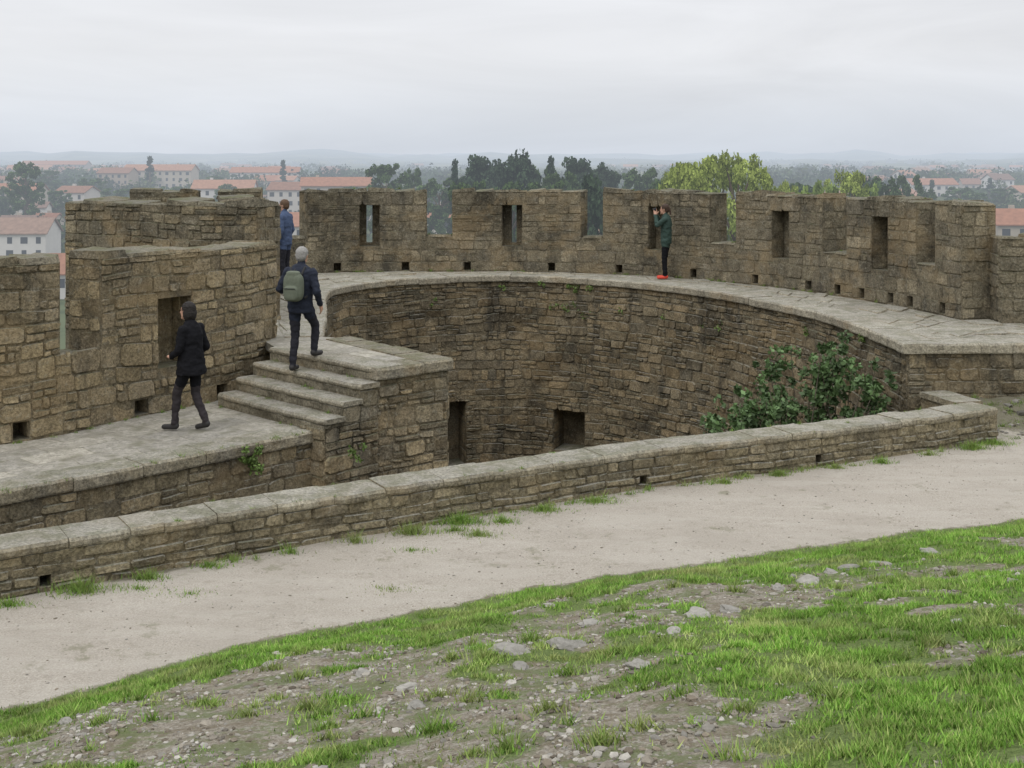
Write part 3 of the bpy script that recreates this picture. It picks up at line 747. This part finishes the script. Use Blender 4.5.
for a in [('oak',26,162,36,350,0),('oak',388,163,48,250,1),('oak',413,168,24,260,0),('cypress',455,160,11,200,0),('pine',478,154,50,200,0),('pine',518,151,50,190,1),
          ('pine',498,161,44,210,1),('oak',540,165,40,200,0),('cypress',551,157,12,190,0),('pine',576,156,54,200,0),('pine',604,164,44,220,1),('oak',560,171,40,180,1),
          ('pine',592,172,50,120,0),('oak',642,168,44,230,0),('oak',622,170,38,250,1),('lime',694,156,80,92,0),('lime',736,152,76,96,1),('lime',764,172,54,100,0),('lime',676,170,44,97,1),
          ('lime',714,160,74,99,1),('lime',786,180,40,110,0),('lime',846,170,58,120,1),('poplar',818,181,48,110,0),('poplar',868,182,44,125,1),('oak',885,177,40,200,0),('oak',908,174,30,240,1),('pine',868,176,40,230,1),
          ('oak',960,187,34,400,0),('cypress',932,180,8,420,0),('oak',1004,188,26,430,1),('cypress',990,178,7,500,0),('oak',926,188,26,300,0),('oak',975,192,26,380,1),
          ('oak',60,190,26,395,1),('oak',92,178,30,460,0),('cypress',150,156,9,560,0),('cypress',283,160,8,560,0),('oak',46,170,30,520,1),('oak',215,176,24,520,0),('oak',118,188,34,400,1),('oak',228,184,26,400,0),('oak',350,186,26,350,1),('oak',172,186,30,440,1),('oak',8,186,26,400,0),
          ('oak',440,178,46,240,0),('oak',470,180,50,150,1),('oak',510,182,54,150,0),('oak',545,180,50,150,1),('oak',428,190,30,310,0),('oak',395,186,40,300,1),('oak',660,180,46,150,0),('oak',800,182,40,190,1)]:
    tp(*a)
VV=[];CC=[]
def bush(x,y,w,h,n,col):
    z=zv(x,y); k=8
    c=np.array([(x+R.uniform(-.5,.5)*w,y+R.uniform(-.5,.5)*w,z+R.uniform(.25,.8)*h) for _ in range(k)]); r=np.array([R.uniform(.22,.4)*w for _ in range(k)])
    V,Cq=leafquads(c,r,n,w*.07,col,.35); VV.append(V); CC.append(Cq)
for i in range(700):
    d=R.uniform(420,2600); t=R.uniform(-.5,.5)
    if i<400: d=R.uniform(300,850)
    w=R.uniform(6,12)*(1+d/1500); 
    bush(t*d,d,w,R.uniform(5,9.5),200,R.choice([(.035,.06,.025),(.05,.075,.03),(.07,.09,.035),(.03,.045,.025)]))
for i in range(120):
    d=R.uniform(110,240); t=R.uniform(-.11,.34)
    bush(t*d,d,R.uniform(5,9),R.uniform(8,13),500,R.choice([(.035,.06,.025),(.05,.075,.03),(.06,.09,.03)]))
V=np.concatenate(VV); npmesh('distant_trees',V,np.arange(len(V)).reshape(-1,4),np.concatenate(CC),M_FARLEAF)

# ------------------------------------------------------------ shrub in the pit
cs=[];rs=[];M=MB()
bt=Vector((4.9,19.1,-4.9))
for i in range(66):
    x=R.uniform(2.8,5.75); zt=float(np.interp(x,[2.7,3.4,4.0,4.5,5.1,5.5,5.75],[-1.5,-1.0,-.5,-.1,.02,-.25,-.55]))
    z=zt-.05-R.random()**1.5*1.5; y=19.0+R.uniform(-.6,.5)
    if x>5.3: y=18.0+R.uniform(-.5,.5); x=min(x,5.62)
    tip=Vector((x,y,z)); b0=bt+Vector((R.uniform(-.7,.3),R.uniform(-.2,.2),0)); md=b0.lerp(tip,.55)+Vector((R.uniform(-.25,.25),0,.25))
    limb(M,b0,md,.022,.014,(.15,.13,.10),5); limb(M,md,tip,.014,.004,(.15,.13,.10),5)
    for k_ in range(7):
        t=R.uniform(.45,1.04); q=md.lerp(tip,t)+Vector((R.gauss(0,.10),R.gauss(0,.10),R.gauss(0,.07)))
        cs.append(tuple(q)); rs.append(R.uniform(.05,.14))
V,Cq=leafquads(np.array(cs),np.array(rs),11500,.044,(.085,.14,.052),.45,1)
sh=bpy.data.objects.new('fig_shrub',None); link(sh)
npmesh('leaves',V,np.arange(len(V)).reshape(-1,4),Cq,M_LEAF,sh)
M.obj('branches',M_ROCK,sh)
cs=[];rs=[]
for x,y,z,n_ in ((-3.18,14.68,-.85,12),(-1.95,15.05,-.95,4),(-3.3,14.6,-.74,4)):
    for _ in range(n_): cs.append((x+R.uniform(-.1,.1),y+R.uniform(-.08,.05),z+R.uniform(-.2,.14))); rs.append(.06)
for _ in range(16):
    u=R.uniform(9,GL-1.5); p=G(u,-.03); z=R.uniform(-.9,-.15)
    for _2 in range(2): cs.append((p[0]+R.uniform(-.1,.1),p[1],z+R.uniform(-.08,.08))); rs.append(R.uniform(.05,.1))
V,Cq=leafquads(np.array(cs),np.array(rs),1500,.022,(.13,.20,.05),.35,1); npmesh('wall_plant',V,np.arange(len(V)).reshape(-1,4),Cq,M_LEAF)

# ------------------------------------------------------------ people
SKIN=plain('skin',(.46,.27,.19),.6,.06,40,.3)
def ringtube(V_,F_,rings):
    n=len(rings[0]); base=len(V_)
    for r in rings: V_+= [tuple(p) for p in r]
    for i in range(len(rings)-1):
        for j in range(n):
            F_.append((base+i*n+j,base+i*n+(j+1)%n,base+(i+1)*n+(j+1)%n,base+(i+1)*n+j))
    F_.append(tuple(base+j for j in reversed(range(n)))); F_.append(tuple(base+(len(rings)-1)*n+j for j in range(n)))
def capsule(V_,F_,p0,p1,r0,r1,n=14,fx_=1.):
    p0=Vector(p0);p1=Vector(p1);d=(p1-p0); d=d.normalized() if d.length>1e-6 else Vector((0,0,1)); a=d.orthogonal().normalized(); b=d.cross(a)
    rg=[]
    for t in (-.96,-.75,-.4,0): rr_=r0*math.sqrt(max(0.02,1-t*t)); rg.append([p0+d*r0*t+(a*cos(2*pi*i/n)+b*sin(2*pi*i/n)*fx_)*rr_ for i in range(n)])
    for t in (0,.4,.75,.96): rr_=r1*math.sqrt(max(0.02,1-t*t)); rg.append([p1+d*r1*t+(a*cos(2*pi*i/n)+b*sin(2*pi*i/n)*fx_)*rr_ for i in range(n)])
    ringtube(V_,F_,rg)
def ell(V_,F_,c,rx,ry,rz,n=18,m=12):
    rg=[]
    for i in range(1,m):
        t=pi*i/m; rg.append([Vector((c[0]+rx*sin(t)*cos(2*pi*j/n),c[1]+ry*sin(t)*sin(2*pi*j/n),c[2]-rz*cos(t))) for j in range(n)])
    ringtube(V_,F_,rg)
def remesh(name,V_,F_,vox,smooth=4):
    me=bpy.data.meshes.new(name+'_src'); me.from_pydata(V_,[],F_); o=bpy.data.objects.new(name+'_src',me); link(o)
    r=o.modifiers.new('r','REMESH'); r.mode='VOXEL'; r.voxel_size=vox
    s=o.modifiers.new('s','SMOOTH'); s.factor=.5; s.iterations=smooth
    dg=bpy.context.evaluated_depsgraph_get(); m2=bpy.data.meshes.new_from_object(o.evaluated_get(dg)); m2.name=name
    bpy.data.objects.remove(o); bpy.data.meshes.remove(me)
    m2.polygons.foreach_set('use_smooth',[True]*len(m2.polygons)); return m2
def hand(parent,wr,dr,pn,curl,side):
    wr=Vector(wr); dr=Vector(dr).normalized(); pn=Vector(pn); pn=(pn-dr*pn.dot(dr)).normalized(); sd=dr.cross(pn)*side
    V_=[];F_=[]
    for q in (-.026,-.009,.009,.026): capsule(V_,F_,wr+sd*q*.6,wr+dr*.085+sd*q,.017,.0135,8)
    for i,(q,L_) in enumerate(((-.030,.062),(-.010,.074),(.010,.080),(.029,.070))):
        p=wr+dr*.085+sd*q; d=dr.copy(); r=.0088
        for s_,f in enumerate((.45,.32,.23)):
            d=(d+pn*curl*(.45+.2*s_)).normalized()
            q2=p+d*L_*f*1.15; capsule(V_,F_,p,q2,r,r*.9,8); p=q2; r*=.9
    p=wr+dr*.025+sd*.03; d=(sd*.8+dr*.7+pn*.35).normalized()
    for f in (.045,.032): q2=p+d*f; capsule(V_,F_,p,q2,.0115,.0095,8); p=q2; d=(d+dr*.5+pn*.2*curl).normalized()
    me=remesh('hand',V_,F_,.0045,2); me.materials.append(SKIN); return link(bpy.data.objects.new('hand',me),parent)
def person(name,loc,yaw,sc,J,torso,mats,hair,hands,headdir=0,extra=None):
    root=bpy.data.objects.new(name,None); link(root); root.location=loc; root.rotation_euler=(0,0,yaw); root.scale=(sc,)*3
    V_=[];F_=[];pr=[]
    def cap(a,b,r0,r1,lab): capsule(V_,F_,a,b,r0,r1); pr.append((Vector(a),Vector(b),r0,r1,lab))
    rg=[]
    for z,hw,hd,cy in torso: rg.append([Vector((hw*cos(2*pi*i/24)*(1-.08*abs(sin(2*pi*i/24))),cy+hd*sin(2*pi*i/24),z)) for i in range(24)])
    ringtube(V_,F_,rg)
    for i in range(len(torso)-1):
        z,hw,hd,cy=torso[i]; z2,hw2,hd2,cy2=torso[i+1]
        for sx in (-.5,0,.5): pr.append((Vector((sx*hw,cy,z)),Vector((sx*hw2,cy2,z2)),hd,hd2,'top'))
    for s in 'LR':
        cap(J['hip'+s],J['knee'+s],.088,.062,'leg'); 
        k=Vector(J['knee'+s]); a=Vector(J['ank'+s]); m_=k.lerp(a,.3); cap(k,m_,.062,.06,'leg'); cap(m_,a,.06,.047,'leg')
        fd=Vector(J['toe'+s])-a
        cap(a+Vector((0,0,-.02)),a+Vector((0,0,-.035))-fd*.15,.046,.042,'shoe'); cap(a+Vector((0,0,-.045))-fd*.1,Vector(J['toe'+s]),.04,.036,'shoe')
        cap(J['sh'+s],J['el'+s],.062,.05,'top'); cap(J['el'+s],J['wr'+s],.05,.036,'top')
        w=Vector(J['wr'+s]); d=(w-Vector(J['el'+s])).normalized(); cap(w,w+d*.03,.026,.024,'skin')
    hc=Vector(J['head']); nb=Vector((0,torso[-1][3],torso[-1][0]-.02))
    cap(nb,hc+Vector((0,-.01,-.08)),.056,.052,'skin')
    R2=Matrix.Rotation(headdir,3,'Z')
    hp=lambda x,y,z: hc+R2@Vector((x,y,z))
    hv=[];hf=[]
    ell(hv,hf,(0,-.005,.02),.076,.096,.10); 
    ell(hv,hf,(0,.025,-.045),.058,.068,.075)
    capsule(hv,hf,(0,.09,.012),(0,.108,-.022),.009,.014,8); 
    capsule(hv,hf,(0,.07,-.093),(0,.078,-.093),.024,.022,8)
    for sx in(-1,1):
        capsule(hv,hf,(sx*.078,-.005,.012),(sx*.080,-.005,-.022),.014,.010,8,.6)
        capsule(hv,hf,(sx*.02,.085,.028),(sx*.042,.078,.027),.008,.007,8)
    capsule(hv,hf,(-.018,.083,-.058),(.018,.083,-.058),.007,.007,8)
    b0=len(V_); V_+= [tuple(hp(*p)) for p in hv]; F_+=[tuple(i+b0 for i in f) for f in hf]
    pr.append((hp(0,0,.02),hp(0,.02,-.05),.095,.075,'skin'))
    me=remesh(name+'_body',V_,F_,.0115,4)
    nv=len(me.vertices); co=np.empty(nv*3,dtype=np.float32); me.vertices.foreach_get('co',co); co=co.reshape(-1,3)
    no=np.array([tuple(v.normal) for v in me.vertices])
    def dist(Pn):
        best=np.full(len(Pn),9.); lab=np.zeros(len(Pn),dtype=int); labs=['top','leg','shoe','skin']
        for a,b,r0,r1,l in pr:
            a_=np.array(a);ab=np.array(b)-a_; L2=max(1e-8,(ab**2).sum()); t=np.clip(((Pn-a_)@ab)/L2,0,1)
            d=np.linalg.norm(Pn-(a_+t[:,None]*ab),axis=1)-(r0+(r1-r0)*t)
            mk=d<best; best[mk]=d[mk]; lab[mk]=labs.index(l)
        return lab
    lv=dist(co)
    hem=torso[0][0]
    lv[(lv==1)&(co[:,2]>hem+.005)]=0
    dsp=np.zeros(nv)
    for i in range(nv):
        if lv[i]<2:
            p=co[i]; dsp[i]=.012*noise.noise(Vector((p[0]*9,p[1]*9,p[2]*14)))+.008*noise.noise(Vector((p[0]*22,p[1]*22,p[2]*30)))
            if lv[i]==0: dsp[i]+=.006
    co2=co+no*dsp[:,None]; me.vertices.foreach_set('co',co2.astype(np.float32).ravel())
    npol=len(me.polygons); fc=np.empty(npol*3,dtype=np.float32); me.polygons.foreach_get('center',fc); fc=fc.reshape(-1,3); lf=dist(fc); lf[(lf==1)&(fc[:,2]>hem+.005)]=0
    me.materials.clear()
    for l in ('top','leg','shoe'): me.materials.append(mats[l])
    me.materials.append(SKIN); me.polygons.foreach_set('material_index',lf.astype(np.int32)); me.update()
    link(bpy.data.objects.new('body',me),root)
    M=MB()
    for sx in (-1,1):
        vs=[];fs=[]; ell(vs,fs,(0,0,0),.011,.006,.006,8,6); M.add([hp(sx*.031+v[0],.087+v[1],.012+v[2]) for v in vs],fs,(.03,.025,.02))
    vs=[];fs=[]; ell(vs,fs,(0,0,0),.022,.005,.004,8,6); M.add([hp(v[0],.091+v[1],-.058+v[2]) for v in vs],fs,(.3,.12,.1))
    M.obj('face_features',M_ROCK,root,True)
    hv=[];hf=[]; col,kind=hair
    ell(hv,hf,(0,-.018,.038),.086,.100,.098,22,14)
    if kind=='short': ell(hv,hf,(0,-.045,-.005),.078,.072,.078)
    if kind=='bob':
        ell(hv,hf,(0,-.055,-.03),.085,.07,.105); 
        for sx in(-1,1): ell(hv,hf,(sx*.06,-.02,-.035),.032,.06,.085)
    if kind=='tail':
        ell(hv,hf,(0,-.045,0),.075,.07,.08); capsule(hv,hf,(0,-.11,.03),(0,-.15,-.12),.03,.015)
    hv=[tuple(hp(*p)) for p in hv]
    mh=remesh('hair',hv,hf,.009,2)
    for v in mh.vertices:
        q=v.co; v.co+=v.normal*(.007*noise.noise(q*60)+.004*noise.noise(Vector((q.x*160,q.y*160,q.z*40))))
    mh.materials.append(plain(name+'_hair',col,.7,.35,90,.3,bumpd=.01)); link(bpy.data.objects.new('hair',mh),root)
    for s in 'LR':
        w=Vector(J['wr'+s]); d=(w-Vector(J['el'+s])).normalized(); dr,pn,cu=hands[s]
        hand(root,w+d*.03,dr or d,pn,cu,1 if s=='R' else -1)
    if extra: extra(root)
    return root
def part(parent,name,V_,F_,mat,vox=.01,sm=3):
    me=remesh(name,V_,F_,vox,sm); me.materials.append(mat); return link(bpy.data.objects.new(name,me),parent)
def rbox(V_,F_,c,h,e=3.5,n=24,m=14):
    rg=[]
    f=lambda v: math.copysign(abs(v)**(2/e),v)
    for i in range(1,m):
        t=-pi/2+pi*i/m; rg.append([Vector((c[0]+h[0]*f(cos(t))*f(cos(2*pi*j/n)),c[1]+h[1]*f(cos(t))*f(sin(2*pi*j/n)),c[2]+h[2]*f(sin(t)))) for j in range(n)])
    ringtube(V_,F_,rg)
NAVY=plain('navy_jacket',(.018,.022,.035),.8,.25,30,.2,bumpd=.01); DARK=plain('dark_trousers',(.022,.022,.028),.85,.25,30,.15,bumpd=.01)
BLACK=plain('black_coat',(.010,.010,.012),.9,.3,30,.12,bumpd=.01); CHAR=plain('charcoal_trousers',(.035,.030,.032),.85,.2,30,.15,bumpd=.01)
SHOE=plain('dark_shoes',(.03,.028,.028),.6,.2,40,.3); RED=plain('red_shoes',(.55,.06,.035),.6,.1,40,.3)
TEAL=plain('green_jacket',(.035,.06,.05),.8,.25,30,.2,bumpd=.01); PACK=plain('backpack_cloth',(.12,.135,.10),.8,.25,25,.2,bumpd=.01); STRAP=plain('strap',(.03,.03,.03),.7,.1,40)
BLUE=plain('blue_jacket',(.06,.085,.15),.8,.2,30,.2,bumpd=.01)
BASEJ=dict(hipL=(-.09,0,.90),hipR=(.09,0,.90),kneeL=(-.10,.02,.50),kneeR=(.10,.02,.50),ankL=(-.10,0,.09),ankR=(.10,0,.09),toeL=(-.12,.17,.04),toeR=(.12,.17,.04),
  shL=(-.19,0,1.41),shR=(.19,0,1.41),elL=(-.25,-.03,1.13),elR=(.25,-.03,1.13),wrL=(-.24,.08,.90),wrR=(.24,.08,.90),head=(0,.03,1.635))
TORS=[(.84,.165,.125,0),(.92,.178,.135,0),(1.03,.165,.125,0),(1.18,.178,.13,0),(1.32,.198,.128,0),(1.42,.185,.11,0),(1.48,.115,.085,0),(1.51,.07,.065,.005)]
J=dict(BASEJ); J.update(hipR=(.09,.02,.91),kneeR=(.11,.24,.62),ankR=(.10,.22,.27),toeR=(.12,.39,.22),hipL=(-.09,0,.90),kneeL=(-.10,.03,.50),ankL=(-.10,-.05,.09),toeL=(-.12,.12,.04),
  elL=(-.30,-.05,1.16),wrL=(-.20,.17,1.06),elR=(.29,-.06,1.14),wrR=(.25,.12,.95),head=(0,.06,1.63))
def manx(root):
    V_=[];F_=[]; rbox(V_,F_,(0,-.20,1.21),(.145,.085,.20)); rbox(V_,F_,(0,-.285,1.13),(.105,.035,.10)); rbox(V_,F_,(0,-.21,1.39),(.10,.06,.05))
    part(root,'backpack',V_,F_,PACK,.01,3)
    V_=[];F_=[]
    for sx in(-1,1):
        pts=[(sx*.09,-.14,1.38),(sx*.10,-.06,1.475),(sx*.11,.06,1.46),(sx*.125,.14,1.34),(sx*.14,.10,1.12),(sx*.14,-.13,1.06)]
        for a,b in zip(pts,pts[1:]): capsule(V_,F_,a,b,.018,.018,8)
    capsule(V_,F_,(-.09,-.325,1.20),(.09,-.325,1.20),.008,.008,8); capsule(V_,F_,(0,-.2,1.43),(0,-.15,1.46),.01,.01,8)
    part(root,'backpack_straps',V_,F_,STRAP,.008,2)
person('man_with_backpack',(-2.93,16.62,-.178),radians(-18),.98,J,[(a,b*1.07,c*1.08,d) for a,b,c,d in TORS],dict(top=NAVY,leg=DARK,shoe=SHOE),((.27,.26,.245),'short'),
  dict(L=((.5,.7,-.1),(.2,-.3,-1),.7),R=((-.1,.5,-.8),(-1,0,0),.6)),extra=manx)
J=dict(BASEJ); J.update(kneeL=(-.09,.16,.52),ankL=(-.09,.20,.10),toeL=(-.10,.37,.045),kneeR=(.09,.0,.50),ankR=(.09,-.18,.12),toeR=(.10,-.03,.04),
  shL=(-.175,0,1.39),shR=(.175,0,1.39),elL=(-.235,.03,1.12),wrL=(-.15,.20,1.02),elR=(.24,-.07,1.12),wrR=(.21,.10,.98),head=(0,.055,1.62))
TW=[(.78,.225,.19,-.01),(.86,.215,.18,-.01),(.94,.205,.17,0),(1.05,.185,.155,0),(1.18,.18,.155,.01),(1.31,.182,.142,.0),(1.40,.168,.11,0),(1.47,.10,.08,0),(1.50,.06,.06,.005)]
person('woman_in_black',(-4.12,15.4,-.725),radians(68),.945,J,TW,dict(top=BLACK,leg=CHAR,shoe=SHOE),((.018,.015,.013),'bob'),
  dict(L=((.5,.6,.1),(.1,-.4,-1),.7),R=((-.2,.8,-.2),(-1,0,0),.7)),headdir=.15)
J=dict(BASEJ); J.update(shL=(-.17,0,1.40),shR=(.17,0,1.40),elL=(-.20,.17,1.27),wrL=(-.075,.24,1.48),elR=(.20,.17,1.27),wrR=(.075,.24,1.48),head=(0,.04,1.63),kneeL=(-.08,.03,.5),ankL=(-.07,0,.09),toeL=(-.09,.17,.04),kneeR=(.08,.05,.5),ankR=(.09,.06,.09),toeR=(.12,.22,.04))
def camx(root):
    V_=[];F_=[]; rbox(V_,F_,(0,.255,1.63),(.062,.022,.038),5); capsule(V_,F_,(0,.27,1.63),(0,.31,1.63),.027,.025,12); part(root,'camera_in_hands',V_,F_,STRAP,.005,1)
person('person_taking_photo',(3.56,27.7,0.0),radians(70),.985,J,[(a,b*.9,c*.95,d) for a,b,c,d in TORS],dict(top=TEAL,leg=BLACK,shoe=RED),((.05,.03,.02),'tail'),
  dict(L=((.25,.1,.9),(.9,0,-.2),.5),R=((-.25,.1,.9),(-.9,0,-.2),.5)),extra=camx)
person('person_at_crenel',(-4.97,26.3,0.0),radians(75),1.07,BASEJ,TORS,dict(top=BLUE,leg=DARK,shoe=SHOE),((.10,.06,.035),'short'),
  dict(L=(None,(1,0,0),.5),R=(None,(-1,0,0),.5)))

# ------------------------------------------------------------ light, sky, camera
w=bpy.data.worlds.new("World"); scene.world=w; w.use_nodes=True; nt=w.node_tree; nt.nodes.clear()
out=nt.nodes.new('ShaderNodeOutputWorld'); bg=nt.nodes.new('ShaderNodeBackground'); nt.links.new(bg.outputs[0],out.inputs[0])
sky=nt.nodes.new('ShaderNodeTexSky'); sky.sky_type='NISHITA'; sky.sun_disc=False; sky.sun_elevation=radians(50); sky.sun_rotation=radians(-60)
tc=nt.nodes.new('ShaderNodeTexCoord'); sp=nt.nodes.new('ShaderNodeSeparateXYZ'); nt.links.new(tc.outputs['Generated'],sp.inputs[0])
k=N(nt)
z=sp.outputs[2]
col=k.mix(k.ramp(z,-.01,.10),(.68,.735,.82),(.86,.87,.90))
lum=k.maprange(k.math('MAXIMUM',z,0.),.12,1.,1.,2.35)
vm=nt.nodes.new('ShaderNodeVectorMath'); vm.operation='MULTIPLY'; vm.inputs[1].default_value=(1,1,5.5); nt.links.new(tc.outputs['Generated'],vm.inputs[0])
cn=k.maprange(k.noise(2.6,5,.55,vm.outputs[0],.6),.3,.7,.90,1.06)
c=k.mix(1.,col,k.math('MULTIPLY',lum,cn),'MULTIPLY')
sm=nt.nodes.new('ShaderNodeVectorMath'); sm.operation='SCALE'; sm.inputs['Scale'].default_value=.07; nt.links.new(sky.outputs[0],sm.inputs[0])
c=k.mix(.93,sm.outputs[0],c)
nt.links.new(c,bg.inputs[0]); bg.inputs[1].default_value=1.0
sun=bpy.data.lights.new('sun','SUN'); sun.energy=.85; sun.angle=radians(25); sun.color=(1,.97,.92); so=bpy.data.objects.new('sun',sun); link(so)
so.rotation_euler=(radians(40),0,radians(-35))
cam=bpy.data.cameras.new('camera'); co=bpy.data.objects.new('camera',cam); link(co); co.location=(0,0,2.75); co.rotation_euler=(radians(90),0,0)
cam.sensor_width=36; cam.lens=36*1200/1024.; cam.shift_y=-224/1024.; cam.clip_end=30000; cam.clip_start=.1
scene.camera=co
scene.view_settings.view_transform='Standard'; scene.view_settings.look='None'; scene.view_settings.exposure=0
